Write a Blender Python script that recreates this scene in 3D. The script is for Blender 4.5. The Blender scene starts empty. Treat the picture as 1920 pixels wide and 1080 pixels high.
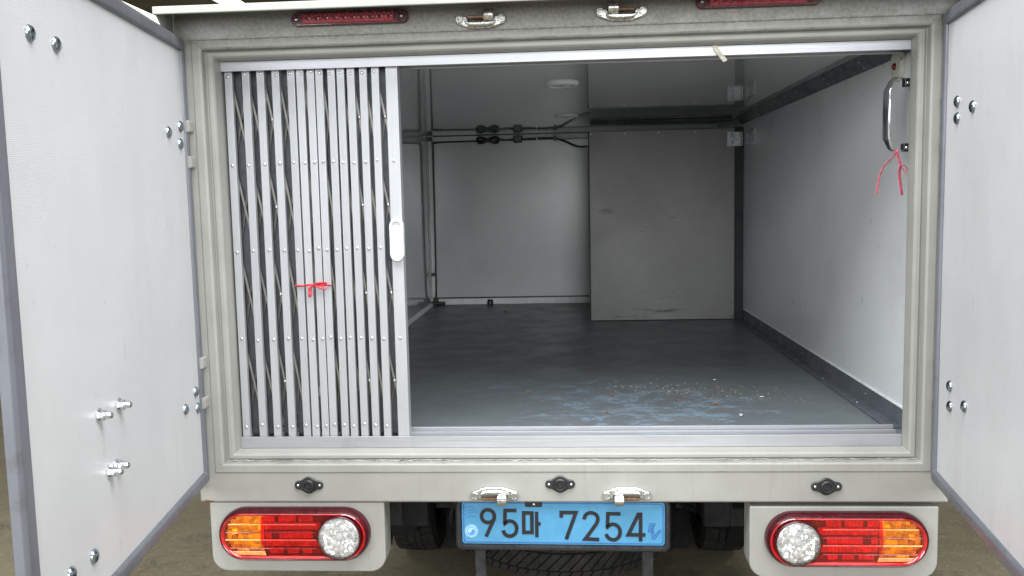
import bpy, bmesh, math, random
from mathutils import Vector, Matrix
random.seed(7)
S = bpy.context.scene
COL = S.collection
R = math.radians

# ------------------------------------------------------------------ camera
cam_d = bpy.data.cameras.new('camera')
cam = bpy.data.objects.new('camera', cam_d); COL.objects.link(cam)
cam_d.sensor_width = 36.0
cam_d.lens = 30.58
cam_d.clip_start = 0.05; cam_d.clip_end = 500
_r = Vector((0.99775054, 0.06332508, -0.02199521))
_f = Vector((-0.06521808, 0.99284966, -0.09998077)).normalized()
_u = _r.cross(_f).normalized()
_r = _f.cross(_u)
cam.matrix_world = Matrix(((_r.x, _u.x, -_f.x, 0.0206), (_r.y, _u.y, -_f.y, -2.1332),
                           (_r.z, _u.z, -_f.z, 0.6045), (0, 0, 0, 1)))
S.camera = cam

# ------------------------------------------------------------------ light
W = bpy.data.worlds.new('World'); S.world = W; W.use_nodes = True
W.node_tree.nodes['Background'].inputs[0].default_value = (0.93, 0.97, 1.0, 1)
W.node_tree.nodes['Background'].inputs[1].default_value = 0.34

def area(name, loc, target, sx, sy, watts, col=(1, 1, 1)):
    d = bpy.data.lights.new(name, 'AREA'); d.shape = 'RECTANGLE'; d.size = sx; d.size_y = sy
    d.energy = watts; d.color = col
    o = bpy.data.objects.new(name, d); COL.objects.link(o); o.location = loc
    o.rotation_euler = (Vector(target) - Vector(loc)).to_track_quat('-Z', 'Y').to_euler()
    return o
# daylight from the open side of the shelter behind the photographer, and its roof lights
area('open_side_light', (2.2, -7.0, 1.9), (0.4, 0, 0.6), 5.2, 3.2, 325, (0.96, 0.985, 1.0))
area('open_side_light', (-4.6, -7.0, 1.9), (-0.2, 0, 0.6), 4.4, 3.2, 335, (0.96, 0.985, 1.0))
area('roof_light', (0.0, -1.7, 3.6), (0, -1.1, 0), 8.0, 2.2, 520, (0.97, 0.985, 1.0))

S.view_settings.view_transform = 'Standard'
S.view_settings.look = 'None'
S.view_settings.exposure = 0.27
S.view_settings.gamma = 1.0
S.view_settings.use_curve_mapping = False
S.render.engine = 'CYCLES'
S.render.resolution_x = 1024; S.render.resolution_y = 576
S.cycles.max_bounces = 10; S.cycles.diffuse_bounces = 6; S.cycles.glossy_bounces = 5; S.cycles.transparent_max_bounces = 12

# ------------------------------------------------------------------ materials
class N:
    """small node-tree helper"""
    def __init__(s, name):
        s.m = bpy.data.materials.new(name); s.m.use_nodes = True
        s.t = s.m.node_tree; s.b = s.t.nodes['Principled BSDF']
        s.tc = s.t.nodes.new('ShaderNodeTexCoord')
    def node(s, typ, **kw):
        n = s.t.nodes.new(typ)
        for k, v in kw.items(): setattr(n, k, v)
        return n
    def link(s, a, b): s.t.links.new(a, b)
    def co(s, scale=(1, 1, 1), loc=(0, 0, 0), rot=(0, 0, 0)):
        n = s.node('ShaderNodeMapping'); n.inputs['Scale'].default_value = scale
        n.inputs['Location'].default_value = loc; n.inputs['Rotation'].default_value = rot
        s.link(s.tc.outputs['Object'], n.inputs['Vector']); return n.outputs[0]
    def noise(s, scale, detail=5, rough=.55, vec=None):
        n = s.node('ShaderNodeTexNoise'); n.inputs['Scale'].default_value = scale
        n.inputs['Detail'].default_value = detail; n.inputs['Roughness'].default_value = rough
        s.link(vec if vec is not None else s.tc.outputs['Object'], n.inputs['Vector']); return n.outputs['Fac']
    def ramp(s, fac, a, b, va=0.0, vb=1.0):
        n = s.node('ShaderNodeMapRange'); n.interpolation_type = 'SMOOTHSTEP'
        n.inputs['From Min'].default_value = a; n.inputs['From Max'].default_value = b
        n.inputs['To Min'].default_value = va; n.inputs['To Max'].default_value = vb
        s.link(fac, n.inputs['Value']); return n.outputs[0]
    def math(s, op, a, b=None):
        n = s.node('ShaderNodeMath', operation=op)
        for i, v in enumerate((a, b)):
            if v is None: continue
            if isinstance(v, (int, float)): n.inputs[i].default_value = v
            else: s.link(v, n.inputs[i])
        return n.outputs[0]
    def mix(s, fac, a, b, blend='MIX'):
        n = s.node('ShaderNodeMix', data_type='RGBA', blend_type=blend)
        for i, v in ((0, fac), (6, a), (7, b)):
            if isinstance(v, (int, float)): n.inputs[i].default_value = v
            elif isinstance(v, tuple): n.inputs[i].default_value = (*v, 1) if len(v) == 3 else v
            else: s.link(v, n.inputs[i])
        return n.outputs[2]
    def xyz(s):
        n = s.node('ShaderNodeSeparateXYZ'); s.link(s.tc.outputs['Object'], n.inputs[0]); return n.outputs
    def dist(s, p, stretch=(1, 1, 1)):
        c = s.co(stretch, tuple(-p[i] * stretch[i] for i in range(3)))
        n = s.node('ShaderNodeVectorMath', operation='LENGTH'); s.link(c, n.inputs[0]); return n.outputs['Value']
    def bump(s, h, strength, dist=.001, prev=None):
        n = s.node('ShaderNodeBump'); n.inputs['Strength'].default_value = strength
        n.inputs['Distance'].default_value = dist; s.link(h, n.inputs['Height'])
        if prev is not None: s.link(prev, n.inputs['Normal'])
        return n.outputs[0]
    def set(s, **kw):
        for k, v in kw.items():
            k = {'col': 'Base Color', 'rough': 'Roughness', 'metal': 'Metallic', 'spec': 'Specular IOR Level',
                 'normal': 'Normal', 'coat': 'Coat Weight', 'coatr': 'Coat Roughness', 'trans': 'Transmission Weight',
                 'emit': 'Emission Color', 'es': 'Emission Strength', 'aniso': 'Anisotropic', 'alpha': 'Alpha'}[k]
            i = s.b.inputs[k]
            if isinstance(v, (int, float)): i.default_value = v
            elif isinstance(v, tuple): i.default_value = (*v, 1)
            else: s.link(v, i)
        return s.m

def simple(name, col, rough=.5, metal=0, var=.12, vs=14, bump=0, bs=300, spec=.5, coat=0, rvar=.12, dirt=0, dirtcol=(.05, .045, .04), ds=9, stretch=(1, 1, 1)):
    n = N(name)
    v = n.noise(vs, 6, .6, n.co(stretch))
    lo = tuple(c * (1 - var) for c in col); hi = tuple(min(1, c * (1 + var)) for c in col)
    c = n.mix(n.ramp(v, .3, .7), lo, hi)
    if dirt:
        d = n.math('MULTIPLY', n.ramp(n.noise(ds, 8, .7), .52, .78), dirt)
        c = n.mix(d, c, dirtcol)
    r = n.ramp(n.noise(vs * 1.7, 5, .6, n.co(stretch)), .3, .7, max(.02, rough - rvar), min(1, rough + rvar))
    n.set(col=c, rough=r, metal=metal, spec=spec, coat=coat)
    if bump: n.set(normal=n.bump(n.noise(bs, 3, .5), bump))
    return n.m

def m_cream():
    n = N('cream_paint')
    x, y, z = n.xyz()
    v = n.ramp(n.noise(6, 6, .6), .3, .7)
    c = n.mix(v, (.275, .272, .250), (.312, .309, .285))
    # fine dust, rubbed marks, and vertical run marks
    fine = n.ramp(n.noise(420, 3, .6), .56, .78, 0, .34)
    big = n.ramp(n.noise(5, 5, .6), .42, .66)
    c = n.mix(n.math('MULTIPLY', fine, big), c, (.10, .095, .085))
    runs = n.math('MULTIPLY', n.ramp(n.noise(3, 6, .65, n.co((34, 1, 1.4))), .54, .76), .30)
    c = n.mix(runs, c, (.20, .19, .165))
    chip = n.math('MULTIPLY', n.ramp(n.noise(70, 4, .6), .715, .735), .7)
    c = n.mix(chip, c, (.10, .085, .07))
    # header strip: speckled grime, darkened further to paint in the roof lip's shade
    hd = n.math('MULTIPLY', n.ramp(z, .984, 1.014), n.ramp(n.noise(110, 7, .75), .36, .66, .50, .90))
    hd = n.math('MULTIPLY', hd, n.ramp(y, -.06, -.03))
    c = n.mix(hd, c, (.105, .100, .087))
    # black grime lines along the two seams of the opening
    for zc, w, k in ((1.012, .006, .9), (.992, .006, .7), (-.0545, .002, .6), (-.076, .0025, .5)):
        band = n.ramp(n.math('ABSOLUTE', n.math('SUBTRACT', z, zc)), 0, w, k, 0)
        g = n.math('MULTIPLY', band, n.ramp(n.noise(17, 9, .8, n.co((1, 1, 2.5))), .45, .70))
        c = n.mix(g, c, (.065, .058, .048))
    # scuffs on the sill, rust chip at the low corner
    sc = n.math('MULTIPLY', n.ramp(n.noise(30, 7, .75, n.co((.5, 4, 5))), .60, .70), n.ramp(z, -.07, -.02, 0, .35))
    sc = n.math('MULTIPLY', sc, n.ramp(z, .05, .0))
    c = n.mix(sc, c, (.16, .15, .13))
    rs = n.math('MULTIPLY', n.ramp(n.dist((-.922, 0, -.1545), (1, .2, 3.2)), .012, .02, 1, 0), n.ramp(n.noise(160, 4, .6), .38, .5))
    c = n.mix(rs, c, (.25, .085, .04))
    r = n.ramp(n.noise(24, 5, .6), .3, .7, .36, .58)
    b = n.bump(n.noise(260, 3, .5), .10, .0006)
    return n.set(col=c, rough=r, normal=b)

def m_white_frp():
    n = N('white_door_lining')
    c = n.mix(n.ramp(n.noise(4, 5, .6), .3, .7), (.545, .552, .565), (.585, .59, .60))
    g = n.math('MULTIPLY', n.ramp(n.noise(3, 6, .7, n.co((1, 1, .25))), .50, .8), .30)
    c = n.mix(g, c, (.42, .42, .41))
    sp = n.ramp(n.noise(120, 2, .5, n.co((1, 1, .5))), .745, .77, 0, .55)
    c = n.mix(sp, c, (.30, .29, .27))
    sc = n.math('MULTIPLY', n.ramp(n.noise(9, 8, .72, n.co((2, 2, .6), (0, 0, 0), (0, R(20), 0))), .625, .67), n.ramp(n.noise(90, 3, .6), .40, .6, 0, .55))
    c = n.mix(sc, c, (.42, .42, .42))
    w = n.node('ShaderNodeTexWave'); w.inputs['Scale'].default_value = 130; w.inputs['Distortion'].default_value = 1.2
    w.inputs['Detail'].default_value = 2; n.link(n.co((1, 1, 1), (0, 0, 0), (0, R(52), 0)), w.inputs['Vector'])
    h = n.math('ADD', n.math('MULTIPLY', w.outputs['Fac'], .35), n.noise(230, 3, .6))
    b = n.bump(n.noise(5, 3, .5, n.co((1.6, 1.6, .5))), .45, .006)
    b = n.bump(h, .30, .0011, b)
    return n.set(col=c, rough=.36, normal=b, spec=.45)

def m_lining(name, lo, hi, rough, scratch=.5, bmp=.25, spec=.5, metal=0):
    n = N(name)
    c = n.mix(n.ramp(n.noise(3, 6, .6), .3, .7), lo, hi)
    g = n.math('MULTIPLY', n.ramp(n.noise(2.4, 7, .68), .5, .8), .25)
    c = n.mix(g, c, (.22, .22, .215))
    s1 = n.math('MULTIPLY', n.ramp(n.noise(14, 5, .7, n.co((1, 1.4, .8))), .665, .70), scratch)
    s2 = n.math('MULTIPLY', n.ramp(n.noise(40, 4, .6, n.co((1, 2.2, .5))), .70, .73), scratch)
    c = n.mix(n.math('MULTIPLY', s1, n.ramp(n.noise(180, 2, .5), .45, .6)), c, (.10, .10, .10)); c = n.mix(s2, c, (.09, .09, .09))
    b = n.bump(n.noise(2.2, 3, .5), bmp, .004)
    return n.set(col=c, rough=rough, normal=b, spec=spec, metal=metal)

def m_floor():
    n = N('painted_steel_floor')
    c = n.mix(n.ramp(n.noise(3.2, 7, .65), .3, .7), (.112, .128, .138), (.134, .151, .162))
    # worn-through light blue patches, dragged sideways
    mask = n.ramp(n.dist((.24, .44, 0), (1, 1.0, 1)), .12, .78, 1, 0)
    mask2 = n.ramp(n.dist((-.16, .72, 0), (1, 1.2, 1)), .06, .30, .8, 0)
    mask = n.math('MAXIMUM', mask, mask2)
    drag = n.noise(12, 10, .82, n.co((.8, 1.1, 1), (0, 0, 0), (0, 0, R(14))))
    wear = n.ramp(n.math('ADD', drag, n.math('MULTIPLY', mask, .15)), .60, .72)
    wear = n.math('MULTIPLY', wear, n.ramp(n.noise(40, 9, .85, n.co((.7, 1.5, 1), (0, 0, 0), (0, 0, R(20)))), .40, .60))
    c = n.mix(n.ramp(n.math('MULTIPLY', wear, mask), .20, .30, 0, .75), c, (.19, .275, .355))
    for rot, ph in ((18, 2), (-22, 5), (64, 9), (8, 13)):
        ln = n.ramp(n.noise(6, 3, .5, n.co((.8, 24, 1), (ph, ph, 0), (0, 0, R(rot)))), .665, .69)
        ln = n.math('MULTIPLY', ln, n.ramp(n.noise(4, 3, .5, n.co((1, 1, 1), (ph, 0, 0))), .48, .60, 0, .42))
        c = n.mix(ln, c, (.24, .29, .34))
    dust = n.ramp(n.dist((.40, .62, 0), (.8, 2.4, 1)), .05, .42, .5, 0)
    dust = n.math('MULTIPLY', dust, n.ramp(n.noise(38, 8, .75, n.co((.6, 1.6, 1))), .50, .72))
    c = n.mix(dust, c, (.26, .20, .13))
    spk = n.math('MULTIPLY', n.ramp(n.noise(150, 2, .5), .74, .77), .4)
    c = n.mix(spk, c, (.34, .32, .28))
    scr = n.math('MULTIPLY', n.ramp(n.noise(13, 6, .7, n.co((.3, 3, 1), (0, 0, 0), (0, 0, R(-8)))), .62, .75), .12)
    c = n.mix(scr, c, (.16, .18, .20))
    r = n.ramp(n.noise(6, 6, .65), .3, .7, .32, .46)
    b = n.bump(n.noise(2, 2, .5), .15, .004); b = n.bump(n.noise(240, 2, .5), .06, .0006, b)
    return n.set(col=c, rough=r, normal=b)

def m_partition():
    n = N('aged_zinc_sheet')
    x, y, z = n.xyz()
    c = n.mix(n.ramp(n.noise(9, 8, .72), .36, .64), (.262, .260, .252), (.292, .290, .282))
    c = n.mix(n.ramp(n.noise(1.6, 4, .5), .35, .7, 0, .5), c, (.25, .248, .24))
    edge = n.ramp(n.dist((.50, 2.22, .36), (1, .1, .75)), .22, .56, 0, .35)
    c = n.mix(n.math('MULTIPLY', edge, n.ramp(n.noise(5, 6, .65), .3, .62, .3, 1)), c, (.13, .13, .128))
    for rot, th in ((25, .68), (-40, .69), (82, .67)):
        sc = n.math('MULTIPLY', n.ramp(n.noise(5, 3, .5, n.co((1.2, 1, 22), (3, 0, rot), (0, R(rot), 0))), th, th + .02), n.ramp(n.noise(9, 2, .5), .5, .62, 0, .5))
        c = n.mix(sc, c, (.12, .12, .115))
        low = n.ramp(z, .02, .22, 1, 0)
    sm = n.math('MULTIPLY', n.ramp(n.noise(3.2, 9, .78, n.co((1, 1, 7))), .55, .62), n.math('MULTIPLY', low, .6))
    c = n.mix(sm, c, (.03, .03, .03))
    st = n.math('MULTIPLY', n.ramp(n.dist((.215, 2.22, .54), (1, .1, 2.6)), .02, .055, 1, 0), n.ramp(n.noise(45, 5, .6), .35, .6, 0, .55))
    c = n.mix(st, c, (.06, .055, .05))
    r = n.ramp(n.noise(3, 3, .5), .3, .7, .46, .54)
    return n.set(col=c, rough=r, metal=.2)

def m_ground():
    n = N('stained_concrete')
    c = n.mix(n.ramp(n.noise(1.2, 8, .65), .3, .7), (.115, .099, .060), (.170, .148, .094))
    c = n.mix(n.math('MULTIPLY', n.ramp(n.noise(5, 9, .75), .50, .62), .7), c, (.075, .066, .046))
    c = n.mix(n.math('MULTIPLY', n.ramp(n.noise(85, 4, .7), .54, .64), .5), c, (.26, .235, .17))
    c = n.mix(n.math('MULTIPLY', n.ramp(n.noise(30, 4, .6), .62, .70), .7), c, (.07, .06, .045))
    b = n.bump(n.noise(40, 5, .6), .25, .004)
    return n.set(col=c, rough=n.ramp(n.noise(2, 4, .5), .3, .7, .45, .75), normal=b)

def m_alu(name, col=(.72, .73, .76), rough=.34, st=(60, 60, 1), metal=.85):
    n = N(name)
    v = n.noise(6, 4, .6, n.co(st))
    c = n.mix(n.ramp(v, .3, .7), tuple(k * .93 for k in col), col)
    c = n.mix(n.math('MULTIPLY', n.ramp(n.noise(11, 7, .7), .55, .75), .25), c, tuple(k * .6 for k in col))
    return n.set(col=c, rough=n.ramp(v, .3, .7, rough - .06, rough + .08), metal=metal)

def m_facet(name, dark, light, scale, metal=.8, stretch=(1, 1, 1), bump=1.0, rough=.14):
    n = N(name)
    w = n.node('ShaderNodeTexVoronoi'); w.inputs['Scale'].default_value = scale; n.link(n.co(stretch), w.inputs['Vector'])
    h = n.noise(scale * .7, 3, .5, n.co(stretch))
    c = n.mix(n.ramp(h, .42, .56), dark, light)
    c = n.mix(n.ramp(w.outputs['Distance'], .1, .6, .7, 0), c, light)
    b = n.bump(n.noise(scale * .55, 2, .4, n.co(stretch)), bump, .012)
    return n.set(col=c, metal=metal, rough=rough, normal=b, coat=1.0, coatr=.04)

def m_redrib():
    n = N('red_ribbed_lens')
    w = n.node('ShaderNodeTexWave'); w.inputs['Scale'].default_value = 95; n.link(n.tc.outputs['Object'], w.inputs['Vector'])
    c = n.mix(n.ramp(n.noise(40, 4, .6), .42, .6), (.26, .004, .006), (.72, .012, .012))
    c = n.mix(n.math('MULTIPLY', w.outputs['Fac'], .35), c, (.20, .002, .004))
    return n.set(col=c, rough=.16, normal=n.bump(w.outputs['Fac'], .5, .001), coat=1.0, coatr=.05, spec=.6)

def m_plate():
    n = N('blue_plate_sheet')
    x, y, z = n.xyz()
    c = n.mix(n.ramp(n.noise(30, 4, .6), .3, .7), (.066, .250, .425), (.084, .285, .47))
    # pale retroreflective roundels in staggered rows
    v = n.node('ShaderNodeTexVoronoi'); v.inputs['Scale'].default_value = 62; v.inputs['Randomness'].default_value = .12
    n.link(n.co((1, 0, 1.25)), v.inputs['Vector'])
    ring = n.ramp(n.math('ABSOLUTE', n.math('SUBTRACT', v.outputs['Distance'], .33)), .03, .12, .28, 0)
    c = n.mix(ring, c, (.055, .225, .42))
    g = n.math('MULTIPLY', n.ramp(n.noise(26, 6, .7), .56, .75), .3)
    c = n.mix(g, c, (.10, .27, .42))
    return n.set(col=c, rough=.34, spec=.5)

MT = {}
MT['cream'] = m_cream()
MT['white'] = m_white_frp()
MT['wall'] = m_lining('interior_lining', (.60, .62, .635), (.66, .675, .69), .28, .9)
MT['backwall'] = m_lining('front_wall_lining', (.55, .57, .56), (.60, .62, .61), .25, .1, .03, .6, .06)
MT['ceil'] = m_lining('ceiling_lining', (.74, .76, .77), (.78, .80, .81), .045, .0, .0, .75, .55)
MT['leftwall'] = m_lining('glossy_left_lining', (.52, .54, .54), (.57, .59, .59), .09, .1, .0, .6, .3)
MT['floor'] = m_floor()
MT['part'] = m_partition()
MT['ground'] = m_ground()
MT['alu'] = m_alu('matt_aluminium_upright', (.46, .47, .49), .42, (60, 60, 1), .40)
MT['alurail'] = m_alu('brushed_aluminium_rail', (.47, .48, .505), .45, (1, 60, 60), .7)
MT['trim'] = simple('grey_edge_trim', (.135, .141, .160), .42, .12, .12, 9, dirt=.5, ds=14, stretch=(1, 1, .4))
MT['seal'] = simple('dark_rubber_seal', (.06, .053, .048), .6, 0, .3, 40, dirt=.6, dirtcol=(.16, .13, .10))
MT['darktrim'] = simple('dark_grey_steel_angle', (.090, .101, .116), .40, .1, .12, 12, dirt=.2, dirtcol=(.14, .125, .10), ds=20)
MT['whitetrim'] = simple('pale_wall_trim', (.78, .80, .79), .4, 0, .08, 20, dirt=.12)
MT['strip'] = simple('steel_lattice_strip', (.30, .29, .26), .40, .8, .12, 30)
MT['strip2'] = simple('shaded_lattice_strip', (.15, .145, .13), .4, .8, .12, 30)  # darker copy of the lattice steel, shade of the rear layer painted in
MT['rearbar'] = simple('shaded_rear_bar', (.085, .092, .105), .45, .5, .15, 30)  # bar metal darkened to paint in the shadow of the front bars
MT['rivet'] = simple('zinc_rivet', (.62, .63, .64), .3, .9, .1, 60)
MT['bolt'] = simple('zinc_plated_bolt', (.36, .42, .47), .22, 1.0, .25, 120)
MT['chrome'] = simple('chrome', (.66, .67, .68), .16, 1.0, .06, 60, rvar=.07)
MT['dullchrome'] = simple('tarnished_chrome', (.50, .49, .46), .28, 1.0, .35, 90, rvar=.12, dirt=.7, ds=60, dirtcol=(.12, .09, .06))
MT['galv'] = simple('galvanised_hinge_steel', (.40, .42, .42), .38, .6, .08, 40)
MT['satin'] = simple('bright_polished_steel', (.90, .91, .92), .14, 1.0, .02, 10, rvar=.02)
MT['rust'] = simple('rusty_pin', (.20, .11, .065), .6, .4, .4, 120)
MT['blackplastic'] = simple('black_plastic', (.018, .019, .022), .34, 0, .2, 40)
MT['black'] = simple('black_underbody', (.010, .010, .011), .75, 0, .35, 14, spec=.15, dirt=.3, dirtcol=(.035, .03, .026))
MT['bracket'] = simple('dusty_grey_steel', (.040, .040, .043), .7, .1, .3, 30, spec=.2, dirt=.6, dirtcol=(.09, .08, .07), ds=30)
MT['rubber'] = simple('tyre_rubber', (.020, .019, .018), .8, 0, .3, 30, spec=.15, bump=.2, bs=200, dirt=.5, dirtcol=(.06, .052, .044))
MT['plasticwhite'] = simple('white_plastic', (.66, .66, .67), .3, 0, .03, 10)
MT['offwhite'] = simple('ivory_plastic', (.50, .495, .44), .35, 0, .06, 10)
MT['lampwhite'] = simple('lamp_ring_white', (.78, .80, .80), .25, 0, .03, 10)
MT['lampglass'] = simple('frosted_lamp_glass', (.50, .53, .54), .15, 0, .08, 60)
MT['redrim'] = simple('dark_red_lamp_rim', (.050, .003, .007), .22, 0, .25, 30, spec=.35)
MT['redlens'] = simple('red_lamp_lens', (.46, .010, .012), .14, 0, .3, 26, coat=1, spec=.6)
MT['redrib'] = m_redrib()
MT['reddark'] = simple('deep_red_lens_cell', (.17, .004, .008), .16, 0, .35, 60, coat=1, spec=.6)
MT['redbright'] = simple('bright_red_lens_cell', (.78, .020, .016), .14, 0, .25, 50, coat=1, spec=.6)
MT['amber'] = m_facet('amber_reflector_cell', (.40, .085, .004), (1.0, .33, .014), 38, .45, (1, 1, 1.5))
MT['amberpale'] = simple('pale_amber_lens_edge', (.72, .25, .08), .16, 0, .2, 40, coat=1)
MT['clear'] = m_facet('clear_reflector_cell', (.42, .43, .42), (.93, .94, .93), 60, 1.0, (1, 1, 1), 1.0, .05)
def m_filter(name, col, ribs=0, fres=1.5):
    n = N(name); t = n.t
    tr = n.node('ShaderNodeBsdfTransparent'); tr.inputs[0].default_value = (*col, 1)
    gl = n.node('ShaderNodeBsdfGlossy'); gl.inputs['Roughness'].default_value = .05
    fz = n.node('ShaderNodeFresnel'); fz.inputs[0].default_value = fres
    h = n.noise(35, 3, .5)
    if ribs:
        w = n.node('ShaderNodeTexWave'); w.inputs['Scale'].default_value = ribs; n.link(n.tc.outputs['Object'], w.inputs['Vector'])
        h = n.math('ADD', w.outputs['Fac'], n.math('MULTIPLY', h, .3))
    bp = n.bump(h, .35, .0012)
    n.link(bp, gl.inputs['Normal']); n.link(bp, fz.inputs['Normal'])
    mx_ = n.node('ShaderNodeMixShader'); n.link(fz.outputs[0], mx_.inputs[0]); n.link(tr.outputs[0], mx_.inputs[1]); n.link(gl.outputs[0], mx_.inputs[2])
    n.link(mx_.outputs[0], t.nodes['Material Output'].inputs['Surface']); t.nodes.remove(n.b)
    return n.m
MT['redfilter'] = m_filter('red_lens_plastic', (.97, .020, .016), 95)
MT['amberfilter'] = m_filter('amber_lens_plastic', (1.0, .50, .03))
MT['clearfilter'] = m_filter('clear_lens_plastic', (.98, .98, .98))
MT['reflector'] = simple('bright_lamp_reflector', (.97, .97, .96), .30, .6, .05, 60, rvar=.06)
MT['lamptub'] = simple('dark_red_lamp_tub', (.30, .03, .03), .35, .3, .2, 40)
MT['amberrib'] = simple('amber_moulded_rib', (.80, .33, .07), .14, 0, .15, 60, coat=1)
MT['ribclear'] = simple('red_moulded_rib', (.55, .045, .03), .12, 0, .2, 60, coat=1, spec=.7)
MT['markbody'] = simple('marker_lamp_dark_red', (.055, .006, .010), .3, 0, .3, 40, coat=.5)
MT['marklens'] = simple('marker_lamp_red', (.27, .012, .024), .3, 0, .2, 60, coat=.6)
MT['markled'] = simple('marker_lamp_cell', (.15, .006, .014), .22, 0, .25, 60, coat=.8)
MT['plate'] = m_plate()
MT['glyph'] = simple('black_plate_ink', (.012, .012, .016), .4, 0, .1, 40)
MT['plateline'] = simple('plate_dark_blue_ink', (.030, .115, .34), .4, 0, .1, 40)
MT['platepale'] = simple('plate_pale_ink', (.34, .56, .76), .4, 0, .1, 40)
MT['platemid'] = simple('plate_mid_blue_ink', (.06, .22, .52), .4, 0, .1, 40)
MT['redstring'] = simple('red_plastic_string', (.62, .045, .065), .35, 0, .25, 90)
MT['pinkstring'] = simple('pink_plastic_string', (.64, .13, .19), .38, 0, .25, 90)
MT['tape'] = simple('masking_tape_paper', (.55, .52, .42), .6, 0, .2, 60)
MT['leaf'] = simple('dry_leaf', (.33, .15, .055), .6, 0, .4, 60)
MT['crumb'] = simple('straw_crumbs', (.30, .225, .13), .7, 0, .5, 60)
MT['paper'] = simple('white_paper_scrap', (.68, .70, .70), .6, 0, .1, 40)
MT['roof'] = simple('olive_roof_sheet', (.46, .42, .29), .7, 0, .2, 1.5)
n = N('skylight_sheet'); MT['sky'] = n.set(col=(.8, .8, .78), emit=(1, .99, .9), es=1.6)
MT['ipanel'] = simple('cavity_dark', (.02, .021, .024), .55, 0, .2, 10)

# ------------------------------------------------------------------ mesh helper
class B:
    def __init__(s): s.v = []; s.f = []
    def add(s, vs, fs):
        k = len(s.v); s.v += [tuple(p) for p in vs]; s.f += [tuple(i + k for i in q) for q in fs]; return s
    def box(s, x0, x1, y0, y1, z0, z1):
        return s.add([(x0, y0, z0), (x1, y0, z0), (x1, y1, z0), (x0, y1, z0), (x0, y0, z1), (x1, y0, z1), (x1, y1, z1), (x0, y1, z1)],
                     [(0, 3, 2, 1), (4, 5, 6, 7), (0, 1, 5, 4), (1, 2, 6, 5), (2, 3, 7, 6), (3, 0, 4, 7)])
    def prism(s, pts, a, b, axis='y'):
        def p(u, v, w): return {'y': (u, w, v), 'x': (w, u, v), 'z': (u, v, w)}[axis]
        n = len(pts)
        return s.add([p(u, v, a) for u, v in pts] + [p(u, v, b) for u, v in pts],
                     [tuple(range(n)), tuple(range(2 * n - 1, n - 1, -1))] + [(i, (i + 1) % n, n + (i + 1) % n, n + i) for i in range(n)])
    def rings(s, rings, cap0=False, cap1=False, closed=True):
        n = len(rings[0]); vs = [p for r in rings for p in r]; fs = []
        for k in range(len(rings) - 1):
            for i in range(n if closed else n - 1):
                j = (i + 1) % n; fs.append((k * n + i, k * n + j, (k + 1) * n + j, (k + 1) * n + i))
        if cap0: fs.append(tuple(range(n)))
        if cap1: fs.append(tuple(range((len(rings) - 1) * n, len(rings) * n)))
        return s.add(vs, fs)
    def lathe(s, c, axis, prof, n=20, cap=True):
        a = Vector(axis).normalized(); u = a.orthogonal().normalized(); w = a.cross(u); c = Vector(c)
        rr = [[tuple(c + a * h + (u * math.cos(2 * math.pi * i / n) + w * math.sin(2 * math.pi * i / n)) * r) for i in range(n)] for r, h in prof]
        return s.rings(rr, cap, cap)
    def dome(s, c, axis, r, h, n=14):
        return s.lathe(c, axis, [(r, 0), (r * .97, h * .3), (r * .8, h * .66), (r * .45, h * .92), (r * .1, h)], n)
    def tube(s, path, r, n=8, flat=1.0, up=None):
        path = [Vector(p) for p in path]; rr = []; pu = None
        for i, p in enumerate(path):
            t = (path[min(i + 1, len(path) - 1)] - path[max(i - 1, 0)]).normalized()
            if pu is None: pu = Vector(up) if up else t.orthogonal()
            pu = (pu - t * pu.dot(t)).normalized(); w = t.cross(pu)
            q = r[i] if isinstance(r, (list, tuple)) else r
            rr.append([tuple(p + pu * q * math.cos(2 * math.pi * k / n) + w * q * flat * math.sin(2 * math.pi * k / n)) for k in range(n)])
        return s.rings(rr, True, True)
    def ribbon(s, pts, w, y0, y1, closed=False):
        """constant-width stroke in the XZ plane, extruded from y0 (front) to y1"""
        P = [Vector((p[0], p[1])) for p in pts]; n = len(P); L = []; Rr = []
        for i in range(n):
            a = P[i - 1] if (i > 0 or closed) else None; b = P[(i + 1) % n] if (i < n - 1 or closed) else None
            d1 = (P[i] - a).normalized() if a is not None else None; d2 = (b - P[i]).normalized() if b is not None else None
            if d1 is None: d1 = d2
            if d2 is None: d2 = d1
            n1 = Vector((-d1.y, d1.x)); n2 = Vector((-d2.y, d2.x)); m = n1 + n2
            m = m.normalized() if m.length > 1e-6 else n1
            k = min(2.4, 1 / max(.2, m.dot(n1)))
            L.append(P[i] + m * w / 2 * k); Rr.append(P[i] - m * w / 2 * k)
        rr = [[(l.x, y0, l.y), (r_.x, y0, r_.y), (r_.x, y1, r_.y), (l.x, y1, l.y)] for l, r_ in zip(L, Rr)]
        if closed: rr.append(rr[0]); return s.rings(rr)
        return s.rings(rr, True, True)
    def xf(s, M, start=0):
        for i in range(start, len(s.v)): s.v[i] = tuple(M @ Vector(s.v[i]))
        return s
    def mesh(s, name):
        me = bpy.data.meshes.new(name); me.from_pydata(s.v, [], s.f)
        bm = bmesh.new(); bm.from_mesh(me); bmesh.ops.remove_doubles(bm, verts=bm.verts, dist=1e-6)
        bmesh.ops.recalc_face_normals(bm, faces=bm.faces); bm.to_mesh(me); bm.free(); return me

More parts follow.
